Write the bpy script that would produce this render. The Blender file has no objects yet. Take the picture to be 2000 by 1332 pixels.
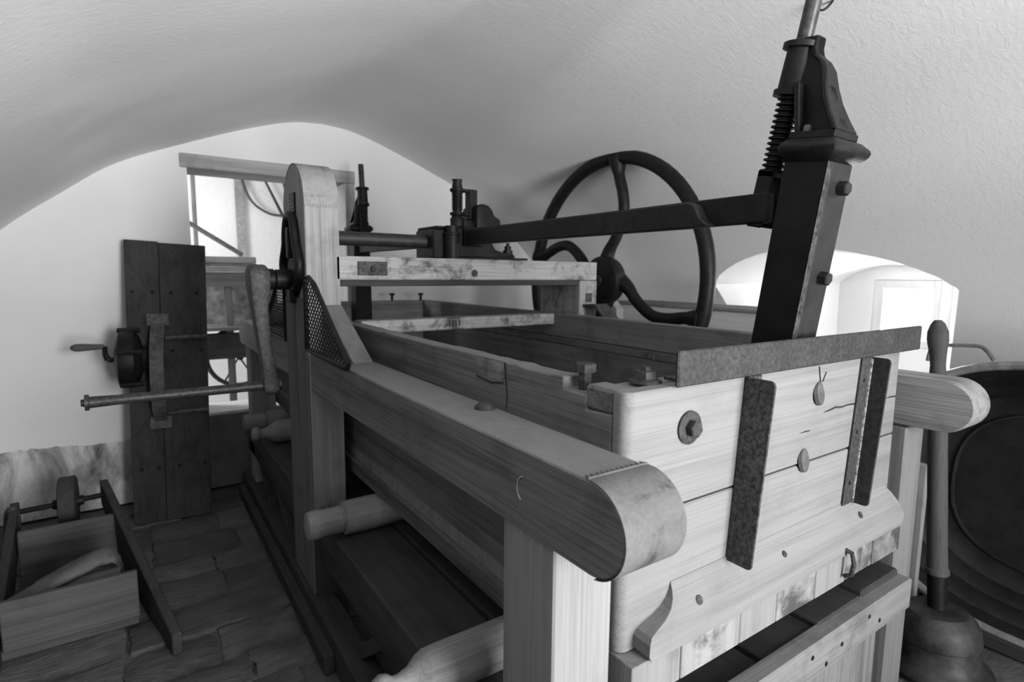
import bpy, bmesh, math, random
from mathutils import Vector, Matrix

random.seed(7)
S = bpy.context.scene
COL = S.collection
R = math.radians

# ------------------------------------------------------------------ camera
CAM_ROWS = ((0.829, -0.559, 0.009), (-0.060, -0.105, -0.993), (0.556, 0.822, -0.120))  # right, down, forward
def cam_basis():
    yaw, pitch, roll = R(34.06), R(-6.888), R(-0.529)
    f = Vector((math.sin(yaw) * math.cos(pitch), math.cos(yaw) * math.cos(pitch), math.sin(pitch)))
    r0 = Vector((math.cos(yaw), -math.sin(yaw), 0)); d0 = f.cross(r0)
    r = math.cos(roll) * r0 + math.sin(roll) * d0
    d = -math.sin(roll) * r0 + math.cos(roll) * d0
    return r, d, f
_r, _d, _f = cam_basis()
cam_data = bpy.data.cameras.new('camera')
cam = bpy.data.objects.new('camera', cam_data)
COL.objects.link(cam)
cam_data.sensor_width = 36.0
cam_data.lens = 1090.26 / 2000 * 36.0
cam_data.clip_start = 0.02
cam_data.dof.use_dof = True
cam_data.dof.focus_distance = 1.35
cam_data.dof.aperture_fstop = 4.0
m = Matrix((( _r.x, -_d.x, -_f.x, 0), (_r.y, -_d.y, -_f.y, 0), (_r.z, -_d.z, -_f.z, 1.30), (0, 0, 0, 1)))
cam.matrix_world = m
S.camera = cam

# ------------------------------------------------------------------ world and daylight
W = bpy.data.worlds.new('daylight'); S.world = W
W.use_nodes = True
bg = W.node_tree.nodes['Background']
bg.inputs[0].default_value = (1, 1, 1, 1)
bg.inputs[1].default_value = 1.0
S.view_settings.view_transform = 'Standard'
S.view_settings.look = 'None'
S.view_settings.gamma = 1.0
S.view_settings.use_curve_mapping = False
S.view_settings.exposure = 0.0

def area(name, loc, target, sx, sy, power):
    l = bpy.data.lights.new(name, 'AREA'); l.shape = 'RECTANGLE'; l.size = sx; l.size_y = sy; l.energy = power
    o = bpy.data.objects.new(name, l); COL.objects.link(o)
    o.location = loc
    o.rotation_euler = (Vector(target) - Vector(loc)).to_track_quat('-Z', 'Y').to_euler()
    return o
area('doorway_daylight', (1.20, -2.15, 1.16), (0.72, 0.0, 1.58), 1.20, 1.90, 110).data.spread = R(116)
area('niche_window_daylight', (3.735, 1.386, 1.09), (2.5, 1.386, 1.09), 0.235, 0.27, 13)
area('back_room_window_daylight', (-0.75, 5.0, 1.9), (1.6, 5.9, 1.3), 0.7, 0.8, 48)

FZ = -0.09          # floor level
# ------------------------------------------------------------------ materials (all grey: a black and white place)
MATS = {}
def new_mat(name, rough=0.8, metallic=0.0):
    mt = bpy.data.materials.new(name); mt.use_nodes = True
    nt = mt.node_tree; b = nt.nodes['Principled BSDF']
    b.inputs['Roughness'].default_value = rough
    b.inputs['Metallic'].default_value = metallic
    return mt, nt, b
def N(nt, t, **kw):
    n = nt.nodes.new(t)
    for k, v in kw.items(): setattr(n, k, v)
    return n
def ramp(nt, fac, stops):
    r = N(nt, 'ShaderNodeValToRGB'); e = r.color_ramp.elements
    while len(e) < len(stops): e.new(0.5)
    for el, (p, c) in zip(e, stops):
        el.position = p; el.color = (c, c, c, 1)
    nt.links.new(fac, r.inputs[0]); return r.outputs[0]
def coords(nt, scale, rnd=True):
    tc = N(nt, 'ShaderNodeTexCoord'); mp = N(nt, 'ShaderNodeMapping')
    mp.inputs['Scale'].default_value = scale
    if rnd:
        oi = N(nt, 'ShaderNodeObjectInfo'); mu = N(nt, 'ShaderNodeMath', operation='MULTIPLY'); mu.inputs[1].default_value = 37.0
        ad = N(nt, 'ShaderNodeVectorMath', operation='ADD')
        nt.links.new(oi.outputs['Random'], mu.inputs[0]); nt.links.new(mu.outputs[0], ad.inputs[1])
        nt.links.new(tc.outputs['Object'], ad.inputs[0]); nt.links.new(ad.outputs[0], mp.inputs['Vector'])
    else:
        nt.links.new(tc.outputs['Object'], mp.inputs['Vector'])
    return mp.outputs[0]
def noise(nt, vec, scale, detail=5, rough=0.6, dist=0.0):
    n = N(nt, 'ShaderNodeTexNoise'); n.inputs['Scale'].default_value = scale; n.inputs['Detail'].default_value = detail
    n.inputs['Roughness'].default_value = rough; n.inputs['Distortion'].default_value = dist
    nt.links.new(vec, n.inputs['Vector']); return n.outputs[0]
def mult(nt, a, b, fac=1.0):
    mx = N(nt, 'ShaderNodeMix', data_type='RGBA', blend_type='MULTIPLY'); mx.inputs[0].default_value = fac
    nt.links.new(a, mx.inputs[6]); nt.links.new(b, mx.inputs[7]); return mx.outputs[2]
def bump(nt, bsdf, h, dist, strength=1.0):
    bp = N(nt, 'ShaderNodeBump'); bp.inputs['Distance'].default_value = dist; bp.inputs['Strength'].default_value = strength
    nt.links.new(h, bp.inputs['Height']); nt.links.new(bp.outputs[0], bsdf.inputs['Normal'])

def wood(tone, axis, contrast=0.30, stain=0.15, rough=0.75, spec=0.25, dusty_top_light=0.0, foot=None):
    key = ('wood', tone, axis, contrast, stain, rough, dusty_top_light, foot)
    if key in MATS: return MATS[key]
    mt, nt, b = new_mat('wood_%03d_%s' % (int(tone * 1000), 'xyz'[axis]), rough)
    b.inputs['Specular IOR Level'].default_value = spec
    sc = [30.0] * 3; sc[axis] = 1.1
    sf = [240.0] * 3; sf[axis] = 3.0
    a = noise(nt, coords(nt, sc), 1.0, 5, 0.6, 0.6)
    f = noise(nt, coords(nt, sf), 1.0, 3, 0.6, 0.2)
    c = noise(nt, coords(nt, (1, 1, 1)), 4.0, 6, 0.65)
    c1 = ramp(nt, a, [(0.30, tone * (1 - contrast)), (0.52, tone), (0.75, tone * (1 + contrast * 0.45))])
    c2 = ramp(nt, f, [(0.32, 1 - contrast * 0.9), (0.55, 1.0)])
    c3 = ramp(nt, c, [(0.33, max(0.15, 1 - stain * 2.6)), (0.50, 1.0)])
    col = mult(nt, mult(nt, c1, c2), c3)
    if foot is not None:        # grime with a ragged edge on the foot of the timber
        tcf = N(nt, 'ShaderNodeTexCoord'); sz = N(nt, 'ShaderNodeSeparateXYZ'); nt.links.new(tcf.outputs['Object'], sz.inputs[0])
        ma = N(nt, 'ShaderNodeMath', operation='MULTIPLY_ADD'); ma.inputs[1].default_value = 0.10
        nt.links.new(noise(nt, coords(nt, (30, 30, 4)), 1.0, 4), ma.inputs[0]); nt.links.new(sz.outputs[2], ma.inputs[2])
        ms = N(nt, 'ShaderNodeMath', operation='SUBTRACT'); ms.inputs[1].default_value = foot; nt.links.new(ma.outputs[0], ms.inputs[0])
        col = mult(nt, col, ramp(nt, ms.outputs[0], [(0.03, 0.22), (0.06, 1.0)]))
    if dusty_top_light:        # dusty wear on upper faces, plus light painted onto the tops
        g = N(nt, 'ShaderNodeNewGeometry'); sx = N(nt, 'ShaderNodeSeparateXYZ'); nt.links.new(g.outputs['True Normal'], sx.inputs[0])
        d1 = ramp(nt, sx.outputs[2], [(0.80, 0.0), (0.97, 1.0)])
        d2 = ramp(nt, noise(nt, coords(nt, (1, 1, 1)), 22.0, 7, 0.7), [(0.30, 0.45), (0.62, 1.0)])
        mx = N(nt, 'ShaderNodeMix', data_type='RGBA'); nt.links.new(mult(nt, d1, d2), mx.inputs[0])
        nt.links.new(col, mx.inputs[6]); mx.inputs[7].default_value = (dusty_top_light, dusty_top_light, dusty_top_light, 1); col = mx.outputs[2]
    nt.links.new(col, b.inputs['Base Color'])
    bump(nt, b, f, 0.0012, 0.6 if rough > .5 else 0.15)
    MATS[key] = mt; return mt
def stained(tone, axis):            # worn wood with dark oil blotches
    key = ('stained', tone, axis)
    if key in MATS: return MATS[key]
    mt, nt, b = new_mat('stained_wood_%s' % 'xyz'[axis], 0.75)
    sc = [26.0] * 3; sc[axis] = 2.0
    sf = [150.0] * 3; sf[axis] = 4
    a = noise(nt, coords(nt, sc), 1.0, 5, 0.6, 0.4)
    f = noise(nt, coords(nt, sf), 1.0, 3)
    c = noise(nt, coords(nt, (1, 1, 1)), 7.0, 7, 0.7, 0.5)
    col = mult(nt, mult(nt, ramp(nt, a, [(0.3, tone * 0.7), (0.6, tone)]), ramp(nt, f, [(0.3, 0.75), (0.55, 1)])),
               ramp(nt, c, [(0.38, 0.22), (0.46, 0.75), (0.52, 1.0)]))
    nt.links.new(col, b.inputs['Base Color']); bump(nt, b, f, 0.0015, 0.6)
    MATS[key] = mt; return mt
def iron(name, lo, hi, rough=0.55, metallic=0.0, scale=30.0, spec=0.4):
    if name in MATS: return MATS[name]
    mt, nt, b = new_mat(name, rough, metallic)
    b.inputs['Specular IOR Level'].default_value = spec
    a = noise(nt, coords(nt, (1, 1, 1)), scale, 8, 0.7)
    a2 = noise(nt, coords(nt, (1, 1, 1)), scale * 0.16, 5, 0.6)
    col = mult(nt, ramp(nt, a, [(0.38, lo), (0.5, (lo + hi) / 2), (0.62, hi)]), ramp(nt, a2, [(0.3, 0.62), (0.6, 1.0)]))
    nt.links.new(col, b.inputs['Base Color']); bump(nt, b, a, 0.001, 0.5)
    MATS[name] = mt; return mt
def plaster(name, tone, relief=0.006):
    if name in MATS: return MATS[name]
    mt, nt, b = new_mat(name, 0.9)
    b.inputs['Specular IOR Level'].default_value = 0.15
    v = coords(nt, (1, 1, 1), False)
    a = noise(nt, v, 2.2, 5, 0.6)
    c = noise(nt, coords(nt, (26, 52, 36), False), 1.0, 6, 0.65, 0.6)
    d = noise(nt, v, 70.0, 4, 0.6)
    ad = N(nt, 'ShaderNodeMath', operation='MULTIPLY_ADD'); ad.inputs[1].default_value = 0.22
    nt.links.new(d, ad.inputs[0]); nt.links.new(c, ad.inputs[2])
    nt.links.new(ramp(nt, a, [(0.3, tone * 0.94), (0.7, tone)]), b.inputs['Base Color'])
    bump(nt, b, ad.outputs[0], relief, 0.55)
    MATS[name] = mt; return mt
def plain(name, tone, rough=0.8, var=0.2, scale=12.0):
    if name in MATS: return MATS[name]
    mt, nt, b = new_mat(name, rough)
    a = noise(nt, coords(nt, (1, 1, 1)), scale, 5)
    nt.links.new(ramp(nt, a, [(0.3, tone * (1 - var)), (0.7, tone * (1 + var))]), b.inputs['Base Color'])
    bump(nt, b, a, 0.002, 0.4)
    MATS[name] = mt; return mt

def cover(name, tone):
    if name in MATS: return MATS[name]
    mt, nt, b = new_mat(name, 0.85)
    b.inputs['Specular IOR Level'].default_value = 0.2
    v = coords(nt, (1, 1, 1))
    n1 = noise(nt, v, 9.0, 7, 0.7, 0.6); n2 = noise(nt, v, 160.0, 3); n3 = noise(nt, v, 30.0, 6, 0.7)
    col = mult(nt, mult(nt, ramp(nt, n1, [(0.33, tone * 0.35), (0.42, tone * 0.85), (0.55, tone)]), ramp(nt, n2, [(0.3, 0.85), (0.6, 1.0)])), ramp(nt, n3, [(0.3, 0.8), (0.5, 1.0)]))
    nt.links.new(col, b.inputs['Base Color']); bump(nt, b, n2, 0.0006, 0.6)
    MATS[name] = mt; return mt
def stone(name, tone):
    mt, nt, b = new_mat(name, 0.8)
    b.inputs['Specular IOR Level'].default_value = 0.35
    oi = N(nt, 'ShaderNodeObjectInfo')
    a = noise(nt, coords(nt, (1, 1, 1)), 7.0, 8, 0.65, 0.8)
    d = noise(nt, coords(nt, (5, 16, 8)), 1.0, 8, 0.65, 1.2)
    col = mult(nt, ramp(nt, a, [(0.3, tone * 0.65), (0.7, tone * 1.25)]), ramp(nt, oi.outputs['Random'], [(0.0, 0.75), (1.0, 1.25)]))
    nt.links.new(col, b.inputs['Base Color']); bump(nt, b, d, 0.022, 0.9)
    return mt
PALE = lambda ax: wood(0.205, ax, 0.18, 0.05)
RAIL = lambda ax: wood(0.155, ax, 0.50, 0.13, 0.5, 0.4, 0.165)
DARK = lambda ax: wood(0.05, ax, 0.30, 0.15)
BLACKW = lambda ax: wood(0.048, ax, 0.35, 0.15)
IRON = iron('black_iron', 0.005, 0.014, 0.5, spec=0.22)
STEEL = iron('worn_steel', 0.03, 0.11, 0.45, 0.3, 60)
RUST = iron('rusty_iron', 0.017, 0.052, 0.75, 0.0, 95)
RUSTD = iron('dark_rusty_iron', 0.010, 0.085, 0.7, 0.0, 110)
PLASTER = plaster('limewash_plaster', 0.83, 0.0024)
PLASTERW = plaster('limewash_wall', 0.78, 0.0012)
STONE = stone('flagstone', 0.105)
MORTAR = plain('floor_mortar', 0.085, 0.95, 0.3, 20.0)

# ------------------------------------------------------------------ mesh helpers
ORIG = {}
def root(name, loc, label, cat, group=None):
    o = bpy.data.objects.new(name, None); COL.objects.link(o)
    o.location = loc; o.empty_display_size = 0.1
    o['label'] = label; o['category'] = cat
    if group: o['group'] = group
    ORIG[o.name] = Vector(loc); return o
class MB:
    def __init__(s, mat=None): s.v = []; s.f = []; s.m = mat
    def add(s, vs, fs):
        b = len(s.v)
        s.v += [(s.m @ Vector(p)) if s.m else Vector(p) for p in vs]
        s.f += [tuple(b + i for i in f) for f in fs]; return s
    def box(s, x0, x1, y0, y1, z0, z1):
        return s.add([(x0,y0,z0),(x1,y0,z0),(x1,y1,z0),(x0,y1,z0),(x0,y0,z1),(x1,y0,z1),(x1,y1,z1),(x0,y1,z1)],
                     [(0,3,2,1),(4,5,6,7),(0,1,5,4),(1,2,6,5),(2,3,7,6),(3,0,4,7)])
    def prism(s, poly, axis, a0, a1):
        # poly of 2-D points in the two other axes (x: (y,z); y: (x,z); z: (x,y))
        n = len(poly)
        def p3(q, a):
            return (a, q[0], q[1]) if axis == 0 else ((q[0], a, q[1]) if axis == 1 else (q[0], q[1], a))
        vs = [p3(q, a0) for q in poly] + [p3(q, a1) for q in poly]
        fs = [tuple(range(n))[::-1], tuple(range(n, 2 * n))] + [(i, (i + 1) % n, n + (i + 1) % n, n + i) for i in range(n)]
        return s.add(vs, fs)
    def lathe(s, p0, d, prof, n=24):
        # prof: list of (distance along d, radius)
        d = Vector(d).normalized(); u = d.orthogonal().normalized(); w = d.cross(u); p0 = Vector(p0)
        vs = []; fs = []
        for t, r in prof:
            for k in range(n):
                a = 2 * math.pi * k / n
                vs.append(p0 + d * t + (u * math.cos(a) + w * math.sin(a)) * max(r, 1e-4))
        for i in range(len(prof) - 1):
            for k in range(n):
                k2 = (k + 1) % n
                fs.append((i * n + k, i * n + k2, (i + 1) * n + k2, (i + 1) * n + k))
        fs.append(tuple(range(n))[::-1]); e = (len(prof) - 1) * n; fs.append(tuple(range(e, e + n)))
        return s.add(vs, fs)
    def cyl(s, p0, p1, r, n=16, r1=None):
        d = Vector(p1) - Vector(p0)
        return s.lathe(p0, d, [(0, r), (d.length, r if r1 is None else r1)], n)
    def tube(s, pts, r, n=10, closed=False, rx=None):
        # sweep; r may be a list; rx = flattening factor across the second direction
        pts = [Vector(p) for p in pts]; N_ = len(pts); rs = r if isinstance(r, (list, tuple)) else [r] * N_
        vs = []; fs = []; up = None
        for i, p in enumerate(pts):
            if closed: t = (pts[(i + 1) % N_] - pts[i - 1])
            else: t = pts[min(i + 1, N_ - 1)] - pts[max(i - 1, 0)]
            t.normalize()
            if up is None: up = t.orthogonal().normalized()
            up = (up - t * up.dot(t)).normalized(); w = t.cross(up)
            for k in range(n):
                a = 2 * math.pi * k / n
                vs.append(p + (up * math.cos(a) + w * math.sin(a) * (rx or 1.0)) * rs[i])
        M_ = N_ if closed else N_ - 1
        for i in range(M_):
            j = (i + 1) % N_
            for k in range(n):
                k2 = (k + 1) % n
                fs.append((i * n + k, i * n + k2, j * n + k2, j * n + k))
        if not closed:
            fs.append(tuple(range(n))[::-1]); e = (N_ - 1) * n; fs.append(tuple(range(e, e + n)))
        return s.add(vs, fs)
    def hexbolt(s, c, d, r, h):
        return s.lathe(c, d, [(0, r), (h * 0.85, r), (h, r * 0.85)], 6)
    def build(s, name, mat, parent=None, bevel=0.0, smooth=False, label=None, seg=1):
        vs = s.v
        lo = Vector([min(p[i] for p in vs) for i in range(3)]); hi = Vector([max(p[i] for p in vs) for i in range(3)])
        c = (lo + hi) / 2
        me = bpy.data.meshes.new(name)
        me.from_pydata([tuple(p - c) for p in vs], [], s.f)
        bm = bmesh.new(); bm.from_mesh(me)
        bmesh.ops.recalc_face_normals(bm, faces=bm.faces)
        if bevel > 0:
            es = [e for e in bm.edges if len(e.link_faces) == 2 and e.calc_face_angle(0) > 0.5]
            bmesh.ops.bevel(bm, geom=es, offset=bevel, offset_type='OFFSET', segments=seg, profile=0.5, affect='EDGES', clamp_overlap=True)
        if smooth:
            for f in bm.faces: f.smooth = True
            for e in bm.edges:
                if len(e.link_faces) == 2 and e.calc_face_angle(0) > R(38): e.smooth = False
        bm.to_mesh(me); bm.free()
        me.materials.append(mat)
        o = bpy.data.objects.new(name, me); COL.objects.link(o)
        base = ORIG[parent.name] if parent else Vector((0, 0, 0))
        o.location = c - base
        if parent: o.parent = parent
        ORIG[o.name] = c
        if label: o['label'] = label
        return o
def box(name, x0, x1, y0, y1, z0, z1, mat, parent=None, bevel=0.004, label=None):
    return MB().box(x0, x1, y0, y1, z0, z1).build(name, mat, parent, bevel, label=label)
def tag(o, label, cat, group=None):
    o['label'] = label; o['category'] = cat
    if group: o['group'] = group
    return o
def struct(o): o['kind'] = 'structure'; return o
def arc(cx, cy, r, a0, a1, n):
    return [(cx + r * math.cos(R(a0 + (a1 - a0) * i / n)), cy + r * math.sin(R(a0 + (a1 - a0) * i / n))) for i in range(n + 1)]
def spline(pts, n=6):
    out = []
    P = [Vector(p) for p in pts]; P = [P[0] * 2 - P[1]] + P + [P[-1] * 2 - P[-2]]
    for i in range(1, len(P) - 2):
        for k in range(n):
            t = k / n; a, b, c, d = P[i - 1], P[i], P[i + 1], P[i + 2]
            out.append(0.5 * ((2 * b) + (c - a) * t + (2 * a - 5 * b + 4 * c - d) * t * t + (3 * b - a - 3 * c + d) * t ** 3))
    out.append(P[-2]); return out

# ================================================================== THE SETTING
VX = 1.11
PROF = [(0, 2.285), (.2, 2.265), (.45, 2.19), (.8, 2.055), (1.15, 1.90), (1.4, 1.72), (1.67, 1.50), (1.85, 1.28), (1.98, 1.05), (2.06, .8), (2.11, .5), (2.13, FZ)]
half = [(p.x, p.y) for p in spline([Vector((a, b, 0)) for a, b in PROF], 4)]
prof = [(VX - d, z) for d, z in reversed(half)] + [(VX + d, z) for d, z in half[1:]]
Y0, Y1, YW = -1.80, 3.95, 4.25
def prof_z(x):
    for (xa, za), (xb, zb) in zip(prof, prof[1:]):
        if xa <= x <= xb: return za + (zb - za) * (x - xa) / max(1e-6, xb - xa)
    return FZ
# vault: a solid shell, niche and window are cut out of it
def make_vault():
    n = len(prof); vs = []
    outer = []
    for i, (x, z) in enumerate(prof):
        if x < VX:  ox = -1.9 if z < 1.75 else x - (x + 1.9) * max(0, (2.0 - z)) / 2.0
        else: ox = 4.2
        outer.append(None)
    # outer outline: left wall, roof, right wall, matched point to point by parameter
    k1, k2 = n // 3, n - n // 3
    for i in range(n):
        if i < k1: outer[i] = (-1.9, FZ + (2.9 - FZ) * i / k1)
        elif i <= k2: outer[i] = (-1.9 + 6.1 * (i - k1) / (k2 - k1), 2.9)
        else: outer[i] = (4.2, 2.9 - (2.9 - FZ) * (i - k2) / (n - 1 - k2))
    for y in (Y0, Y1):
        vs += [(x, y, z) for x, z in prof] + [(x, y, z) for x, z in outer]
    fs = []
    a, b, c, d = 0, n, 2 * n, 3 * n
    for i in range(n - 1):
        fs += [(a + i, a + i + 1, c + i + 1, c + i), (b + i, d + i, d + i + 1, b + i + 1),
               (a + i, b + i, b + i + 1, a + i + 1), (c + i, c + i + 1, d + i + 1, d + i)]
    for i in (0, n - 1):
        fs.append((a + i, c + i, d + i, b + i))
    return MB().add(vs, fs).build('ceiling', PLASTER)
vault = make_vault()
def niche_section(x):
    t = (x - 2.97) / (3.66 - 2.97)
    ya = 0.93 + (1.17 - 0.93) * t; yb = 2.19 + (1.76 - 2.19) * t
    zs = 1.245 + 0.02 * t; zp = 1.43 - 0.06 * t; zb = 0.70
    pts = [(ya, zb), (ya, zs)]
    for i in range(1, 16):
        s = i / 16.0
        pts.append((ya + (yb - ya) * s, zs + (zp - zs) * math.sin(math.pi * s) ** 0.75))
    pts += [(yb, zs), (yb, zb)]
    return pts
def niche_cutter():
    xs = (2.55, 3.66); n = None; vs = []
    for x in xs:
        p = niche_section(x); n = len(p); vs += [(x, y, z) for y, z in p]
    fs = [tuple(range(n)), tuple(range(n, 2 * n))[::-1]] + [(i, n + i, n + (i + 1) % n, (i + 1) % n) for i in range(n)]
    return MB().add(vs, fs).build('cutter', PLASTER)
def carve(target, cutters):
    for cu in cutters:
        md = target.modifiers.new('cut', 'BOOLEAN'); md.operation = 'DIFFERENCE'; md.object = cu; md.solver = 'EXACT'
    bpy.context.view_layer.update()
    dg = bpy.context.evaluated_depsgraph_get()
    me = bpy.data.meshes.new_from_object(target.evaluated_get(dg))
    target.modifiers.clear(); target.data = me
    for cu in cutters: bpy.data.objects.remove(cu, do_unlink=True)
    bm = bmesh.new(); bm.from_mesh(me)
    for f in bm.faces: f.smooth = True
    for e in bm.edges:
        if len(e.link_faces) != 2 or e.calc_face_angle(0) > R(24): e.smooth = False
    bm.to_mesh(me); bm.free()
carve(vault, [niche_cutter(), MB().box(3.5, 4.5, 1.225, 1.565, 0.90, 1.285).build('cutter', PLASTER)])
struct(vault)
wn = struct(box('window_1', 3.665, 3.70, 1.225, 1.262, 0.90, 1.285, wood(0.75, 2, .1, .05), None, 0.003))
box('window_frame', 3.665, 3.70, 1.510, 1.565, 0.90, 1.285, wood(0.75, 2, .1, .05), wn, 0.003)
box('window_frame', 3.665, 3.70, 1.262, 1.510, 1.232, 1.285, wood(0.75, 1, .1, .05), wn, 0.003)
box('window_frame', 3.665, 3.70, 1.262, 1.510, 0.90, 0.945, wood(0.75, 1, .1, .05), wn, 0.003)
gl, nt, b = new_mat('window_glass', 0.05)
tr = N(nt, 'ShaderNodeBsdfTransparent'); mx = N(nt, 'ShaderNodeMixShader'); mx.inputs[0].default_value = 0.06
nt.links.new(tr.outputs[0], mx.inputs[1]); nt.links.new(b.outputs[0], mx.inputs[2]); nt.links.new(mx.outputs[0], nt.nodes['Material Output'].inputs[0])
box('pane', 3.68, 3.684, 1.262, 1.510, 0.945, 1.232, gl, wn, 0)

def end_wall(name, ya, yb, holes, mat):
    # wall under the vault profile with rectangular holes (x0,x1,z0,z1)
    xs = sorted(set([round(x, 4) for x, z in prof] + [h[0] for h in holes] + [h[1] for h in holes]))
    mb = MB()
    for xa, xb in zip(xs, xs[1:]):
        xm = (xa + xb) / 2
        spans = [(FZ, None)]
        for h in holes:
            if h[0] < xm < h[1]: spans = ([(FZ, h[2])] if h[2] > FZ + 1e-4 else []) + [(h[3], None)]
        for z0, z1 in spans:
            ta, tb = (prof_z(xa) + .02, prof_z(xb) + .02) if z1 is None else (z1, z1)
            if min(ta, tb) <= z0: ta, tb = max(ta, z0 + 1e-3), max(tb, z0 + 1e-3)
            mb.add([(xa, ya, z0), (xb, ya, z0), (xb, ya, tb), (xa, ya, ta), (xa, yb, z0), (xb, yb, z0), (xb, yb, tb), (xa, yb, ta)],
                   [(0,1,2,3),(7,6,5,4),(0,3,7,4),(1,5,6,2),(3,2,6,7),(0,4,5,1)])
    # drop inner shared faces
    bmv = bmesh.new()
    vv = [bmv.verts.new(p) for p in mb.v]
    for f in mb.f: bmv.faces.new([vv[i] for i in f])
    bmesh.ops.remove_doubles(bmv, verts=bmv.verts, dist=1e-4)
    seen = {}
    for f in bmv.faces: seen.setdefault(tuple(sorted(v.index for v in f.verts)), []).append(f)
    bmv.verts.index_update(); seen = {}
    for f in bmv.faces: seen.setdefault(tuple(sorted(v.index for v in f.verts)), []).append(f)
    bmesh.ops.delete(bmv, geom=[f for fs in seen.values() if len(fs) > 1 for f in fs], context='FACES')
    me = bpy.data.meshes.new(name); bmesh.ops.recalc_face_normals(bmv, faces=bmv.faces); bmv.to_mesh(me); bmv.free()
    me.materials.append(mat); o = bpy.data.objects.new(name, me); COL.objects.link(o); ORIG[o.name] = Vector((0, 0, 0))
    return struct(o)
wall_back = end_wall('wall_back', Y1, YW, [(0.305, 1.325, 0.40, 1.915)], PLASTERW)
wall_front = end_wall('wall_front', Y0 - 0.30, Y0, [(0.58, 1.82, FZ, 2.1)], PLASTERW)
# timber lintel and jamb post of the opening
lint = struct(box('trim_1', 0.27, 1.325, 3.935, 4.24, 1.913, 1.995, wood(0.40, 0, 0.2, 0.1), None, 0.004))
box('jamb_post', 1.255, 1.325, 3.94, 4.24, 0.40, 1.913, wood(0.42, 2, 0.2, 0.1), lint, 0.004)
# low dado: rough, dirty render on the foot of the end wall
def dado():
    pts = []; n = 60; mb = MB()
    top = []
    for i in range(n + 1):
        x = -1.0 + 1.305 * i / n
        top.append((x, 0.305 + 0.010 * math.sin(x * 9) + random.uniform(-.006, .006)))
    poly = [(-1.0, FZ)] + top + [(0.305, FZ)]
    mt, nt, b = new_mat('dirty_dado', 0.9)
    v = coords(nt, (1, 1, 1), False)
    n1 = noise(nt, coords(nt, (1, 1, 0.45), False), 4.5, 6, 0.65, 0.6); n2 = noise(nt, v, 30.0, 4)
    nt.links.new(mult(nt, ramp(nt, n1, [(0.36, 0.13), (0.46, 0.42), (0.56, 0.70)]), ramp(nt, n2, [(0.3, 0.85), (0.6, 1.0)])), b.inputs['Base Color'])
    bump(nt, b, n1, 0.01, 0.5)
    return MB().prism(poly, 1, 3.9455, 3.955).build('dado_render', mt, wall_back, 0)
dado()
box('parapet_face', 0.306, 1.255, 3.935, 3.955, FZ, 0.385, plain('shade_grey_render', 0.16, .9, .3, 7.0), wall_back, 0.003)  # grey slab: the shadow on the parapet is put into its colour
low = [(x, z) for x, z in prof if x < VX and z < 1.36]
struct(MB().prism(low + [(x + .03, z) for x, z in reversed(low)], 1, Y0, 3.94).build('unseen_left_lining', plain('bounce_cut_grey', 0.16, .95, .3, 6.0), None, 0))  # added dark lining, out of view, cuts bounce from the left side
# room behind the opening
struct(box('floor_rear', -1.2, 3.6, 4.25, 6.6, FZ - 0.1, FZ, plain('rear_floor', 0.5), None, 0))
struct(box('wall_rear', -1.2, 3.6, 6.4, 6.6, FZ, 2.9, plaster('rough_limewash', 0.82, 0.02), None, 0))
struct(box('wall_rear_right', 3.4, 3.6, 4.25, 6.4, FZ, 2.9, PLASTERW, None, 0))
struct(box('wall_rear_left', -1.2, -1.0, 4.25, 6.4, FZ, 2.9, PLASTERW, None, 0))
struct(box('ceiling_rear', -1.2, 3.6, 4.25, 6.6, 2.9, 3.0, PLASTERW, None, 0))

# flagstone floor
floor = struct(box('floor', -1.95, 4.25, -2.2, 4.3, FZ - 0.15, FZ - 0.016, MORTAR, None, 0))
def flagstones():
    cnt = 0
    y = 3.93
    row = 0
    while y > -0.2:
        dep = random.uniform(0.16, 0.27)
        x = -1.05 + random.uniform(-0.25, 0)
        while x < 3.25:
            wd = random.uniform(0.28, 0.62)
            x0, x1, y1_, y0_ = x, x + wd, y, y - dep
            x += wd
            xm, ym = (x0 + x1) / 2, (y0_ + y1_) / 2
            # keep the floor the photograph can see
            vis = (xm < 0.75 and ym > 0.9) or (xm > 1.9 and ym < 1.4) or (0.6 < xm < 2.1 and 1.0 < ym)
            if not vis: continue
            g = 0.005
            nx, ny = 8, 4
            vs = []; fs = []
            dz = random.uniform(-0.006, 0.006); tx = random.uniform(-.012, .012); ty = random.uniform(-.02, .02)
            for j in range(ny + 1):
                for i in range(nx + 1):
                    u = i / nx; w = j / ny
                    edge = i in (0, nx) or j in (0, ny)
                    px = x0 + g + (x1 - x0 - 2 * g) * u + random.uniform(-.009, .009); py = y0_ + g + (y1_ - y0_ - 2 * g) * w + random.uniform(-.009, .009)
                    pz = FZ + dz + tx * (u - .5) + ty * (w - .5) + random.uniform(-.005, .004) - (0.009 if edge else 0)
                    vs.append((px, py, pz))
            for j in range(ny):
                for i in range(nx):
                    a = j * (nx + 1) + i
                    fs.append((a, a + 1, a + nx + 2, a + nx + 1))
            # skirt
            ring = [i for i in range(nx + 1)] + [(j) * (nx + 1) + nx for j in range(1, ny + 1)] + [ny * (nx + 1) + i for i in range(nx - 1, -1, -1)] + [j * (nx + 1) for j in range(ny - 1, 0, -1)]
            b0 = len(vs)
            for r_ in ring: vs.append((vs[r_][0], vs[r_][1], FZ - 0.03))
            L = len(ring)
            for k in range(L): fs.append((ring[k], b0 + k, b0 + (k + 1) % L, ring[(k + 1) % L]))
            MB().add(vs, fs).build('flagstone', STONE, floor, 0, smooth=True)
            cnt += 1
        y -= dep; row += 1
    return cnt
N_STONES = flagstones()

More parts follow.
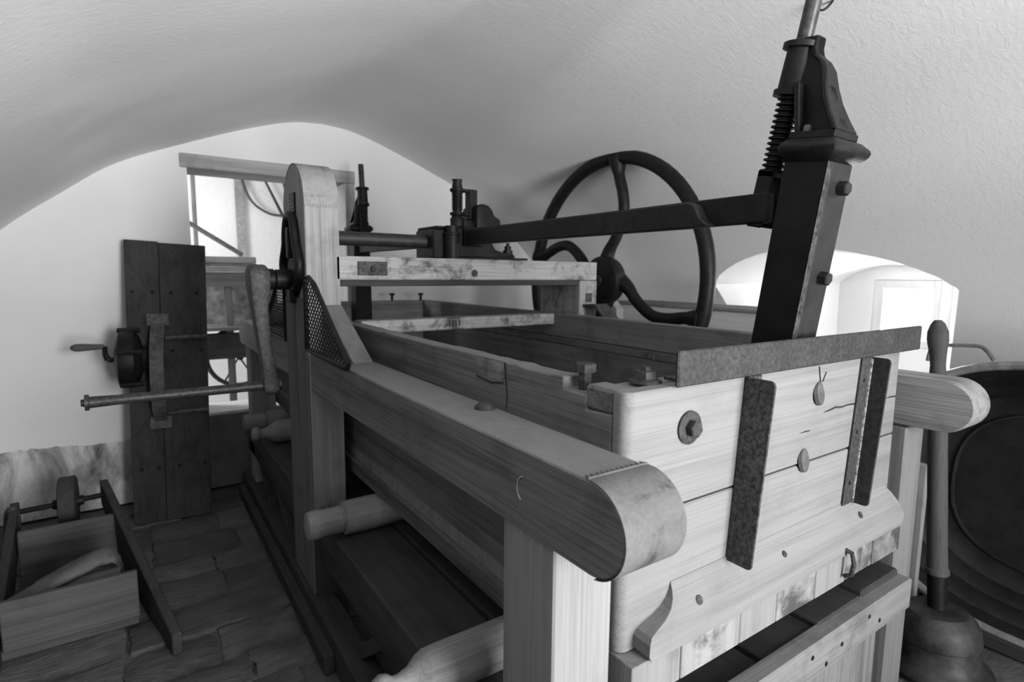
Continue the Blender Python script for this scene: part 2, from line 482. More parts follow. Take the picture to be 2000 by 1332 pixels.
# ================================================================== MANGLE FRAME
XL0, XL1 = 0.535, 0.66          # left rail
XR0, XR1 = 1.865, 1.99          # right rail
YN, YF = 0.51, 3.87             # rail ends
UC = 2.305                      # upright axis
frame = root('mangle', (1.26, 2.2, FZ), 'wooden mangle frame with rounded rails, iron flywheel, crank post and roller bed', 'mangle')
def rail_poly(z0, z1, y0, y1):
    r = (z1 - z0) / 2; zc = (z0 + z1) / 2
    return arc(y0 + r, zc, r, 90, 270, 14) + arc(y1 - r, zc, r, -90, 90, 14)
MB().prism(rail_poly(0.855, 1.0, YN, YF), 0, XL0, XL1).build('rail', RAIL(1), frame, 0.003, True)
MB().prism(rail_poly(0.866, 1.012, 0.522, YF), 0, XR0, XR1).build('rail', wood(0.24, 1, 0.4, 0.12), frame, 0.003, True)
def end_cap(x0, x1, z0, z1, y0, ycut):
    # thin sheet wrapped round the rail end with a pinked edge on top
    r = (z1 - z0) / 2 + 0.0018; zc = (z0 + z1) / 2
    path = [(ycut, zc + r)] + arc(y0 + (z1 - z0) / 2, zc, r, 90, 262, 22)
    vs = []; fs = []; n = len(path)
    for x in (x0 - 0.0005, x1 + 0.0005):
        for (y, z) in path: vs.append((x, y, z))
    for i in range(n - 1): fs.append((i, i + 1, n + i + 1, n + i))
    mb = MB().add(vs, fs)
    T = 12
    for k in range(T):
        xa = x0 + (x1 - x0) * k / T; xb = x0 + (x1 - x0) * (k + 1) / T
        mb.add([(xa, ycut, zc + r + .0002), (xb, ycut, zc + r + .0002), ((xa + xb) / 2, ycut + 0.014, zc + r + .0002),
                (xa, ycut, zc + r + .003), (xb, ycut, zc + r + .003), ((xa + xb) / 2, ycut + 0.014, zc + r + .0016)],
               [(3, 4, 5), (0, 1, 4, 3), (1, 2, 5, 4), (2, 0, 3, 5)])
    return mb
end_cap(XL0, XL1, 0.855, 1.0, YN, 0.588).build('end_cap', cover('rail_cover', 0.14), frame, 0, True, 'pinked grey cover wrapped round the rail end')
# legs
for x0, x1 in ((0.545, 0.678), (1.862, 1.988)):
    for y0, y1 in ((0.675, 0.83), (3.56, 3.71)):
        box('leg', x0, x1, y0, y1, FZ, 0.858, wood(0.26 if x0 < 1 else 0.17, 2, 0.22, 0.06), frame, 0.004)
# crank upright with round top
up = [(2.14, FZ), (2.14, 1.545)] + arc(UC, 1.545, 0.165, 180, 0, 20)[1:] + [(2.47, FZ)]
upright = MB().prism([(y, z) for y, z in up], 0, 0.530, 0.655).build('upright', wood(0.30, 2, 0.28, 0.12, foot=-0.425), frame, 0.003, True)
for k in range(2):
    box('facing_board', 0.522, 0.5305, 2.147 + k * 0.165, 2.298 + k * 0.165, FZ + .12, 1.20, wood(0.15, 2, 0.3, .1), upright, 0.003)
capz = [(2.14, 1.548)] + arc(UC, 1.545, 0.1665, 180, 0, 24) + [(2.47, 1.548)]
vs = []; n = len(capz)
for x in (0.5295, 0.6555):
    vs += [(x, y, z) for y, z in capz]
cp = MB().add(vs, [(i, i + 1, n + i + 1, n + i) for i in range(n - 1)])
for k in range(13):
    xa = .5295 + .126 * k / 13; xb = .5295 + .126 * (k + 1) / 13
    cp.add([(xa, 2.1385, 1.548), (xb, 2.1385, 1.548), ((xa + xb) / 2, 2.1385, 1.534), (xa, 2.1362, 1.548), (xb, 2.1362, 1.548), ((xa + xb) / 2, 2.1378, 1.534)],
           [(3, 4, 5), (0, 1, 4, 3), (1, 2, 5, 4), (2, 0, 3, 5)])
cp.build('top_cap', cover('post_cover', 0.29), upright, 0, True, 'pinked cover over the rounded top')
pl = box('name_plate', 0.524, 0.5305, 2.262, 2.345, 1.515, 1.60, IRON, upright, 0.002)
for k in range(5):
    box('plate_line', 0.5225, 0.5245, 2.272, 2.335, 1.528 + k * .014, 1.534 + k * .014, STEEL, pl, 0)
# right post and the two cross beams
rpost = box('upright', XR0 - .01, 1.97, 2.14, 2.47, FZ, 1.268, stained(0.34, 2), frame, 0.004)
box('iron_plate', 1.895, 1.935, 2.136, 2.141, 1.16, 1.205, RUSTD, rpost, 0.001)
cb = box('cross_beam', 0.640, 1.967, 2.14, 2.215, 1.270, 1.361, stained(0.38, 0), frame, 0.004)
box('cross_beam', 0.655, 1.967, 2.395, 2.47, 1.270, 1.361, stained(0.40, 0), frame, 0.004)
box('underplate', 0.66, 1.90, 2.15, 2.46, 1.245, 1.2695, DARK(0), frame, 0.002)
MB().box(0.722, 0.842, 2.134, 2.141, 1.288, 1.342).build('iron_plate', RUSTD, cb, 0.002)
MB().hexbolt((0.782, 2.134, 1.313), (0, -1, 0), 0.011, 0.009).build('bolt', IRON, cb)
MB().lathe((1.245, 2.140, 1.30), (0, -1, 0), [(0, .016), (.003, .015), (.005, .009)], 14).build('bolt', RUSTD, cb, 0, True)
MB().tube([Vector((.5335, .752 + .017 * math.cos(R(a)), .932 + .022 * math.sin(R(a)))) for a in range(-70, 91, 16)], .0011, 5).build('wood_shaving', wood(.5, 1), frame)
# dome nuts on left rail
for y in (1.044, 3.3):
    MB().lathe((0.635, y, 1.0), (0, 0, 1), [(0, .024), (.005, .0235), (.011, .018), (.015, .008), (.016, .001)], 18).build('dome_nut', RUST, frame, 0, True)
# slanted braces beside the upright
for s in (-1, 1):
    f = lambda dy: UC + s * dy
    MB().prism([(f(.160), 1.175), (f(.178), 1.175), (f(.51), 1.0), (f(.41), 1.0), (f(.160), 1.11)], 0, 0.585, 0.654).build('brace', wood(0.17, 1, 0.2, 0.1), frame, 0.003)
    # wire guards on the outside
    zt = 1.275
    ring = [(0.522, f(.172), 1.012), (0.522, f(.172), zt), (0.522, f(.225), zt + .005), (0.522, f(.30), zt - .02), (0.522, f(.655), 1.022), (0.522, f(.64), 1.008)]
    g = MB().tube([Vector(p) for p in ring], 0.009, 8, True).build('guard_frame', IRON, frame, 0, True)
    mb = MB()
    def top_at(d):
        if d < .27: return zt
        return zt - .02 - (d - .30) * (zt - .02 - 1.02) / .355
    sp = 0.034
    k = -12
    # two families of slanting wires, slightly waved
    for fam in (1, -1):
        c = -0.6
        while c < 1.4:
            pts = []
            for i in range(0, 34):
                z = 1.012 + i * 0.008
                d = c + fam * (z - 1.01) * 1.35
                if 0.172 < d < 0.66 and z < top_at(d): pts.append((0.522 + fam * .0012, f(d), z))
            if len(pts) > 2: mb.tube([pts[0], pts[len(pts) // 2], pts[-1]], 0.0021, 4)
            c += sp
    mb.build('wire_mesh', IRON, g)
# feet and lower bed
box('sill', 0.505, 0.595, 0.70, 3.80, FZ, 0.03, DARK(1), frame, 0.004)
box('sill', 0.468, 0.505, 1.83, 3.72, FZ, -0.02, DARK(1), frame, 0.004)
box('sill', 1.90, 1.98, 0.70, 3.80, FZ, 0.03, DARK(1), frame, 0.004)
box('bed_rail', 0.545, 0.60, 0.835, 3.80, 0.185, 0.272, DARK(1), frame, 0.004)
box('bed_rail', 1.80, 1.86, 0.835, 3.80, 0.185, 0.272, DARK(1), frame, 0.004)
xs = [0.535, 0.745, 0.955, 1.175, 1.40, 1.63, 1.858]
for i in range(6):
    t = 0.368 + 0.062 * (i / 5.0)
    x0 = xs[i] + .0015; x1 = xs[i + 1] - .0015
    y0 = 0.835 if i == 0 else 0.66 + (0.0, .004, -.003, .006, .0, .0)[i]
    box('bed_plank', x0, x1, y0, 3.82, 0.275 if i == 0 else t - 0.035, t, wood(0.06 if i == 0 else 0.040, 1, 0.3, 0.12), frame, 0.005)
box('bed_beam', 0.685, 1.868, 0.625, 0.672, 0.318, 0.412, wood(0.19, 0, 0.25, 0.2), frame, 0.005)
box('bed_beam', 0.60, 1.80, 3.76, 3.80, 0.28, 0.36, DARK(0), frame, 0.005)
for (x, z) in ((1.31, .382), (1.455, .362), (1.60, .386), (1.665, .352), (1.38, .338)):
    MB().lathe((x, .6255, z), (0, -1, 0), [(0, .007), (.002, .006), (.003, .001)], 8).build('nail', IRON, frame)
box('end_panel', 0.69, 1.85, 0.70, 0.72, FZ, 0.30, wood(0.20, 2, .3, .1), frame, 0.003)
# slanting struts between sill and bed
def strut(ya, yb):
    w = 0.075
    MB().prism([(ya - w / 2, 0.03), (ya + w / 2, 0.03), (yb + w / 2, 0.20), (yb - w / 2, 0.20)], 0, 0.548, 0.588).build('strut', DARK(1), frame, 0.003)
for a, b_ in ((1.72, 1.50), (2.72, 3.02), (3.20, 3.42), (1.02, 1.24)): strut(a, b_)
# strap on the right rail
MB().prism([(2.20, 1.130), (2.06, 1.142), (1.90, 1.012), (1.88, 1.012), (2.055, 1.155), (2.20, 1.145)], 0, 1.875, 1.965).build('iron_strap', RUSTD, frame, 0.002)

# ---- crank: yoke, boss, arm, handle
yk = [(.516, 2.30, 1.235), (.514, 2.375, 1.245), (.512, 2.425, 1.30), (.512, 2.425, 1.345), (.514, 2.39, 1.40), (.514, 2.375, 1.46), (.514, 2.345, 1.505), (.514, 2.305, 1.515),
      (.514, 2.262, 1.505), (.514, 2.235, 1.455), (.514, 2.215, 1.40), (.512, 2.175, 1.345), (.512, 2.175, 1.30), (.514, 2.225, 1.245)]
crank = MB().tube(spline(yk + [yk[0]], 3)[:-1], 0.0165, 10, True).build('crank_bearing', IRON, frame, 0, True)
MB().lathe((.53, UC, 1.27), (-1, 0, 0), [(0, .075), (.015, .075), (.02, .04), (.075, .038), (.078, .034)], 20).build('boss', IRON, crank, 0, True)
box('yoke_block', .50, .53, 2.285, 2.325, 1.35, 1.47, IRON, crank)
box('yoke_foot', .498, .53, 2.27, 2.34, 1.18, 1.235, IRON, crank)
MB().cyl((.47, UC, 1.27), (.405, UC, 1.27), 0.023).build('crank_shaft', STEEL, crank, 0, True)
arm = [(UC + .048, 1.325), (UC - .01, 1.332), (UC - .052, 1.30), (UC - .052, 1.235), (UC - .040, 1.16), (UC - .035, 1.0), (UC - .045, 0.85), (UC + .012, 0.83), (UC + .030, 0.87), (UC + .022, 1.0), (UC + .040, 1.16), (UC + .055, 1.25)]
def arm_loft():
    secs = [(1.325, 0, .045, .362, .412), (1.30, 0, .056, .356, .428), (1.24, 0, .056, .356, .428), (1.18, -.006, .042, .362, .418), (1.05, -.034, .034, .372, .418), (.93, -.072, .030, .380, .424), (.90, -.085, .036, .376, .430), (.862, -.098, .036, .376, .430), (.845, -.10, .026, .382, .424)]
    vs = []
    for z, dy, hy, xa, xb in secs: vs += [(xa, UC + dy - hy, z), (xb, UC + dy - hy, z), (xb, UC + dy + hy, z), (xa, UC + dy + hy, z)]
    n = len(secs); fs = [(0, 1, 2, 3), (4 * n - 1, 4 * n - 2, 4 * n - 3, 4 * n - 4)]
    for i in range(n - 1):
        for k in range(4): fs.append((4 * i + k, 4 * i + 4 + k, 4 * i + 4 + (k + 1) % 4, 4 * i + (k + 1) % 4))
    return MB().add(vs, fs)
ca = arm_loft().build('crank_arm', iron('crank_iron', .016, .06, .55, 0, 70), crank, 0.008, True, seg=2)
MB().cyl((.40, UC - .01, 1.27), (.445, UC - .01, 1.27), 0.04, 18).build('arm_boss', IRON, ca, 0, True)
MB().lathe((.440, UC - .094, 0.877), (-1, 0, 0), [(0, .024), (.03, .024), (.031, .017), (.50, .0165), (.575, .019), (.58, .019), (.581, .026), (.592, .026), (.593, .012), (.602, .011)], 16).build('crank_handle', iron('handle_iron', .016, .055, .45, .2, 90), crank, 0, True)

# ---- rod, gear block and worm on the cross beam
MB().lathe((0.655, UC, 1.437), (1, 0, 0), [(0, .06), (.012, .06), (.018, .032), (.04, .0295), (.44, .0285), (.46, .03)], 20).build('drive_shaft', iron('shaft_iron', .014, .03, .5), frame, 0, True)
gear = MB().box(1.085, 1.20, 2.22, 2.40, 1.362, 1.49).box(1.095, 1.21, 2.215, 2.41, 1.49, 1.503).build('gear_block', IRON, frame, .006)
MB().lathe((1.165, 2.20, 1.362), (0, 0, 1), [(0, .034), (.10, .034), (.103, .038), (.11, .038), (.113, .03), (.142, .03)], 18).build('bearing_post', IRON, gear, 0, True)
mb = MB().cyl((1.249, UC, 1.50), (1.249, UC, 1.70), .021, 14)
for k in range(13):
    mb.lathe((1.249, UC, 1.585 + k * .0075), (0, 0, 1), [(0, .021), (.002, .0265), (.004, .0265), (.006, .021)], 14)
mb.lathe((1.249, UC, 1.66), (0, 0, 1), [(0, .024), (.03, .024), (.05, .02), (.062, .025)], 14)
mb.lathe((1.249, UC, 1.50), (0, 0, 1), [(0, .018), (.012, .032), (.045, .034), (.06, .024)], 12)
worm = mb.build('worm_screw', IRON, gear, 0, True)
MB().lathe((1.249, UC, 1.562), (0, 0, 1), [(0, .034), (.014, .034)], 16).lathe((1.249, UC, 1.668), (0, 0, 1), [(0, .034), (.014, .034)], 16)\
    .box(1.27, 1.335, UC - .018, UC + .018, 1.562, 1.576).box(1.27, 1.335, UC - .018, UC + .018, 1.668, 1.682).box(1.30, 1.345, UC - .02, UC + .02, 1.545, 1.682).build('worm_bracket', IRON, gear, .003, True)
hs = [(1.315, 1.365), (1.315, 1.60)] + [(1.345, 1.617), (1.38, 1.612), (1.402, 1.59), (1.412, 1.565), (1.445, 1.55), (1.452, 1.50), (1.40, 1.44), (1.42, 1.41), (1.47, 1.398), (1.53, 1.39), (1.53, 1.365)]
MB().prism(hs, 1, 2.24, 2.38).build('gear_housing', IRON, gear, .01, True, seg=2)
MB().box(1.195, 1.34, 2.225, 2.385, 1.372, 1.50).box(1.23, 1.33, 2.20, 2.30, 1.42, 1.505).build('coupling', IRON, gear, .004)
MB().box(1.20, 1.575, 2.20, 2.42, 1.362, 1.372).build('base_flange', IRON, gear, .002)
MB().lathe((1.505, 2.27, 1.39), (0, 0, 1), [(0, .024), (.02, .024), (.021, .017), (.04, .016), (.041, .009), (.055, .008)], 8).build('bolt', IRON, gear)

# ---- flywheel
WC = Vector((2.20, UC, 1.266))
def wp(r, lat, phi, dx=0.0):
    # r along the spoke, lat clockwise (seen from the left)
    e1 = Vector((0, -math.cos(phi), math.sin(phi))); e2 = Vector((0, -math.sin(phi), -math.cos(phi)))
    return WC + e1 * r + e2 * lat + Vector((dx, 0, 0))
rim = [wp(.662, 0, 2 * math.pi * k / 72) for k in range(72)]
wheel = MB().tube(rim, 0.037, 12, True).build('flywheel', IRON, frame, 0, True)
for k in range(4):
    ph = R((90, -11, 262, 172)[k])
    pts = [Vector((.09, -.02, 0)), Vector((.165, .008, 0)), Vector((.245, .063, 0)), Vector((.36, .107, 0)), Vector((.46, .099, 0)), Vector((.555, .068, 0)), Vector((.625, .053, 0)), Vector((.66, .05, 0))]
    sp_ = spline(pts, 5); n = len(sp_)
    rs = []
    if k == 3: sp_ = [Vector((q.x, q.y + .045 * math.sin(math.pi * min(1, max(0, (q.x - .12) / .52))), 0)) for q in sp_]
    for i, q in enumerate(sp_):
        rs.append(.031 + .016 * max(0, (.2 - q.x) / .11) + .022 * max(0, (q.x - .57) / .085))
    MB().tube([wp(q.x, q.y, ph) for q in sp_], rs, 10).build('spoke', IRON, wheel, 0, True)
hub = MB().lathe(WC + Vector((-.075, 0, 0)), (1, 0, 0), [(0, .095), (.006, .118), (.012, .13), (.03, .135), (.06, .135), (.09, .125), (.11, .08), (.14, .07)], 32).build('hub', IRON, wheel, 0, True)
MB().lathe(WC + Vector((-.078, 0, 0)), (1, 0, 0), [(0, .028), (.012, .03)], 16).build('hub_cap', STEEL, wheel, 0, True)
MB().cyl((1.30, UC, 1.266), (2.33, UC, 1.266), .024).build('axle', IRON, wheel, 0, True)
box('axle_bearing', 1.885, 1.955, UC - .06, UC + .06, 1.21, 1.268, IRON, frame, .004)

# ================================================================== PRESS BOX
BX0, BX1, BYN, BYF = 0.70, 1.775, 0.675, 3.75
pbox = root('press_box', (1.24, 2.2, 0.44), 'long open press box of pale boards with iron strip, set between the mangle rails', 'box')
# left side
prof_l = [(0.713, 0.855), (0.713, 1.052), (0.855, 1.058), (0.855, 1.092), (BYF - .04, 1.092), (BYF - .04, 0.855)]
def side_top():
    pts = [(0.714, 0.858), (0.714, 1.048), (0.782, 1.044), (0.782, 1.072), (0.848, 1.072), (0.852, 1.098)]
    y = 0.852
    while y < 1.95:
        y += random.uniform(.03, .08); pts.append((y, 1.098 - random.choice([0, .001, .003, .002])))
    pts += [(BYF - .04, 1.094), (BYF - .04, 0.858)]
    return pts
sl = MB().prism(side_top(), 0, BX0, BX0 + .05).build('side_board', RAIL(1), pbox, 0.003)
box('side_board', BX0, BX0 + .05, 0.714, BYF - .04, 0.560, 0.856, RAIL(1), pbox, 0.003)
box('side_board', BX0 - .012, BX0 + .05, 0.714, BYF - .04, 0.492, 0.558, wood(0.13, 1, 0.4, 0.12), pbox, 0.008)
# splintered chip on the upper edge
MB().add([(.697, 1.075, 1.084), (.697, 1.19, 1.086), (.697, 1.18, 1.066), (.697, 1.12, 1.052), (.697, 1.08, 1.062), (.7005, 1.065, 1.097), (.7005, 1.20, 1.097), (.7005, 1.20, 1.055), (.7005, 1.12, 1.044), (.7005, 1.065, 1.052)],
         [(0, 1, 2, 3, 4), (0, 5, 6, 1), (1, 6, 7, 2), (2, 7, 8, 3), (3, 8, 9, 4), (4, 9, 5, 0)]).build('chip', wood(.20, 1, .6, .4), sl, 0, True)
MB().tube([(.6995, 1.062, 1.096), (.6995, 1.058, 1.06), (.6995, 1.052, 1.02), (.6995, 1.055, .985)], [.003, .0025, .002, .0008], 5).tube([(.6985, 1.19, 1.046), (.6985, 1.12, 1.040), (.6985, 1.07, 1.048)], .0022, 5).build('crack', plain('crack_shadow_wood', .02, .95), sl)
# right side
for z0, z1, tn in ((.50, .955, .15), (.957, .992, .15), (.994, 1.106, .17)):
    box('side_board', 1.725, BX1, 0.714, BYF - .04, z0, z1, wood(tn, 1, .3, .15), pbox, 0.003)
# rear end
box('end_board', BX0, BX1, BYF - .04, BYF, .88, 1.105, wood(.26, 0, .3, .15), pbox, 0.004)
box('end_board', BX0, BX1, BYF - .04, BYF, .50, .878, wood(.26, 0, .3, .15), pbox, 0.004)
# near end: planks with an open joint, top plank lapped over the side
def bevel_board(z0, z1, name='end_board'):
    r_ = .022
    plan = [(BX0, .712), (BX0, BYN + r_)] + arc(BX0 + r_, BYN + r_, r_, 180, 270, 6)[1:] + [(BX1 - .006, BYN), (BX1, BYN + .006), (BX1, .712)]
    return MB().prism(plan, 2, z0, z1).build(name, PALE(0), pbox, 0.003, True)
eb = bevel_board(.8595, 1.094)
eb2 = bevel_board(.600, .8555)
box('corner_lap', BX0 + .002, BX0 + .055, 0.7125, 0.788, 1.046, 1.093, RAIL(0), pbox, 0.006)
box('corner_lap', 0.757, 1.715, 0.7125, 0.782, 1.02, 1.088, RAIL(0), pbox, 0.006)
# bottom planks, their end grain shows
bxs = [BX0 - .002, .833, 1.022, 1.16, 1.325, 1.47, 1.62, 1.786]
for i in range(len(bxs) - 1):
    if i == len(bxs) - 2: mt = stained(.20, 1)
    else: mt = stained(.27, 2) if i % 2 == 1 else wood(.22, 2, .2, .12)
    box('bottom_plank', bxs[i] + .0012, bxs[i + 1] - .0012, .640 + random.uniform(-.002, .002), 3.72, .521, .598, mt, pbox, 0.002)
# ogee moulding along the foot of the near end
out = [(.834, .706), (.831, .693), (.825, .680), (.812, .667), (.790, .656), (.762, .648), (.745, .642), (.736, .632), (.735, .61), (.742, .599)]
outline = out + [(1.778, .599), (1.785, .63), (1.782, .66), (1.765, .690), (1.74, .712)]
vs = []; n = len(outline)
for x, z in outline: vs.append((x, .6755, z))
for x, z in outline: vs.append((x, .6745 - .042 * min(1.0, max(0, (.708 - z) / .075)), z))
mo = MB().add(vs, [tuple(range(n)), tuple(range(n, 2 * n))[::-1]] + [(i, (i + 1) % n, n + (i + 1) % n, n + i) for i in range(n)]).build('moulding', PALE(0), pbox, 0.002)
kn = iron('wood_knot', .012, .07, .8, 0, 60)
for x, z, r_ in ((.892, .662, .0095), (1.20, .668, .0075), (1.565, .672, .009)):
    yy = .6745 - .042 * min(1.0, max(0, (.708 - z) / .075)) - .0006
    MB().lathe((x, yy, z), (0, -.87, .49), [(0, r_), (.0012, r_ * .9), (.0016, .001)], 14).build('knot', kn, mo)
# bolts, plugs, cracks on the near end
MB().lathe((.868, BYN, 1.010), (0, -1, 0), [(0, .033), (.004, .033), (.006, .030)], 24).build('washer', RUST, eb, 0, True)
MB().hexbolt((.868, BYN - .006, 1.010), (0, -1, 0), .017, .016).build('bolt', RUST, eb)
for x, z, tgt in ((1.345, 1.022, eb), (1.297, .866, eb2)):
    MB().lathe((x, BYN + .004, z), (0.25, -1, 0.15), [(0, .030), (.008, .029), (.010, .024)], 20).build('plug', wood(.10, 0, .3, .2), tgt, 0, True)
CRK = plain('crack_shadow_wood', .02, .95)
def crack(pts, w, par):
    mb = MB()
    vs = []
    for i, (x, z) in enumerate(pts):
        ww = w * (0.25 if i in (0,) else random.uniform(.7, 1.2))
        vs += [(x, BYN - .0004, z - ww / 2), (x, BYN - .0004, z + ww / 2)]
    fs = [(2 * i, 2 * i + 2, 2 * i + 3, 2 * i + 1) for i in range(len(pts) - 1)]
    vb = [(p[0], p[1] + .002, p[2]) for p in vs]
    k = len(vs)
    mb.add(vs + vb, fs + [tuple(k + j for j in f) for f in fs]).build('crack', CRK, par)
crack([(1.372, .972), (1.40, .974), (1.43, .9775), (1.46, .974), (1.49, .976), (1.53, .974)], .005, eb)
crack([(1.70, .967), (1.725, .968), (1.77, .966)], .005, eb)
crack([(1.27, .935), (1.295, .936), (1.315, .935)], .003, eb)
crack([(1.341, 1.085), (1.343, 1.06), (1.346, 1.05)], .0, eb) if False else None
MB().tube([(1.335, BYN - .001, 1.088), (1.341, BYN - .001, 1.066), (1.346, BYN - .001, 1.05)], .0015, 5).tube([(1.37, BYN - .001, 1.072), (1.356, BYN - .001, 1.05)], .0013, 5).build('crack', CRK, eb)
# bolts on the top corner
bt = MB().lathe((.735, .826, 1.065), (0, 0, 1), [(0, .022), (.003, .022), (.004, .0125), (.042, .0125), (.043, .0215), (.058, .0215), (.060, .019)], 8).build('bolt', RUST, pbox)
MB().lathe((.812, .738, 1.0935), (0, 0, 1), [(0, .033), (.004, .031), (.008, .022)], 22).build('washer', RUST, pbox, 0, True)
MB().lathe((.812, .738, 1.10), (0, 0, 1), [(0, .022), (.016, .022), (.0165, .011), (.024, .010)], 6).build('bolt', RUST, pbox)
MB().lathe((1.60, .74, 1.0935), (0, 0, 1), [(0, .03), (.004, .028), (.012, .022), (.03, .020)], 6).build('bolt', RUST, pbox)
for x, y in ((1.70, 3.69), (1.50, 3.73)):
    MB().lathe((x, y, 1.104), (0, 0, 1), [(0, .010), (.035, .010), (.036, .020), (.052, .020)], 8).build('bolt', IRON, pbox)
# iron strip along the top edge (an angle iron)
MB().box(.818, 1.872, .664, .6735, 1.0935, 1.1615).build('iron_strip', RUST, pbox, 0.003, label='rusty grey iron strip along the near end')
MB().box(.86, 1.70, .6735, .735, 1.0945, 1.1005).build('iron_flange', RUSTD, pbox, 0.001)
# two upright angle irons, slightly out of plumb
def angle_iron(xt, xb, side, z0, z1, depth_t, depth_b, mat_a, mat_b, worn):
    d = xb - xt
    # standing flange
    c = .010
    pl_ = [(0, 0.0, 0), (0, depth_b - c, 0), (0, depth_b - c * .3, c * .3), (0, depth_b, c), (1, depth_t, -c), (1, depth_t - c * .3, -c * .3), (1, depth_t - c, 0), (1, 0.0, 0)]
    ring_ = []
    for e, dp, dz_ in pl_:
        z = (z1 if e else z0) + dz_
        ring_.append((xb + (xt - xb) * (z - z0) / (z1 - z0), .674 - dp, z))
    n_ = len(ring_)
    mb = MB().add(ring_ + [(p[0] + .005, p[1], p[2]) for p in ring_], [tuple(range(n_)), tuple(range(n_, 2 * n_))[::-1]] + [(i, n_ + i, n_ + (i + 1) % n_, (i + 1) % n_) for i in range(n_)])
    if worn:
        MB().tube([(xb - .001, .6685, z0 + .004), ((xb + xt) / 2 - .001, .6685, (z0 + z1) / 2), (xt - .001, .6685, z1 - .004)], .0035, 6).build('worn_edge', iron('bare_flaking_edge', .03, .42, .8, 0, 90), pbox)
    o = mb.build('angle_iron', mat_a, pbox, .0015)
    w = .052 * side
    xa0, xa1 = sorted((xb + .0025, xb + .0025 + w)); xt0, xt1 = sorted((xt + .0025, xt + .0025 + w))
    MB().add([(xa0, .6742, z0), (xa1, .6742, z0), (xt1, .6742, z1), (xt0, .6742, z1), (xa0, .669, z0), (xa1, .669, z0), (xt1, .669, z1), (xt0, .669, z1)],
             [(0,1,2,3),(7,6,5,4),(0,4,5,1),(1,5,6,2),(2,6,7,3),(3,7,4,0)]).build('angle_leaf', mat_b, o, .001)
    for t in (.15, .5, .85):
        z = z0 + (z1 - z0) * t; x = xb + (xt - xb) * t + w * .55
        MB().lathe((x, .6695, z), (0, -1, 0), [(0, .006), (.002, .005), (.003, .001)], 8).build('rivet', IRON, o)
angle_iron(1.040, 1.008, 1, .700, 1.092, .068, .060, RUSTD, RUSTD, False)
angle_iron(1.590, 1.545, -1, .706, 1.092, .050, .045, iron('flaking_iron', .008, .035, .7, 0, 60), RUST, True)
# small staple under the moulding
MB().tube([(1.452, .636, .615), (1.452, .618, .612), (1.454, .612, .585), (1.452, .616, .556), (1.452, .632, .545)], .006, 8).build('staple', RUSTD, pbox, 0, True)
# cross member inside
cm = box('cross_member', BX0 + .045, 1.7245, 2.175, 2.275, 1.052, 1.104, stained(.40, 0), pbox, 0.004)
for k in range(4):
    box('carved_mark', 1.137 + k * .016, 1.142 + k * .016, 2.1735, 2.1765, 1.068, 1.094, CRK, cm, 0)
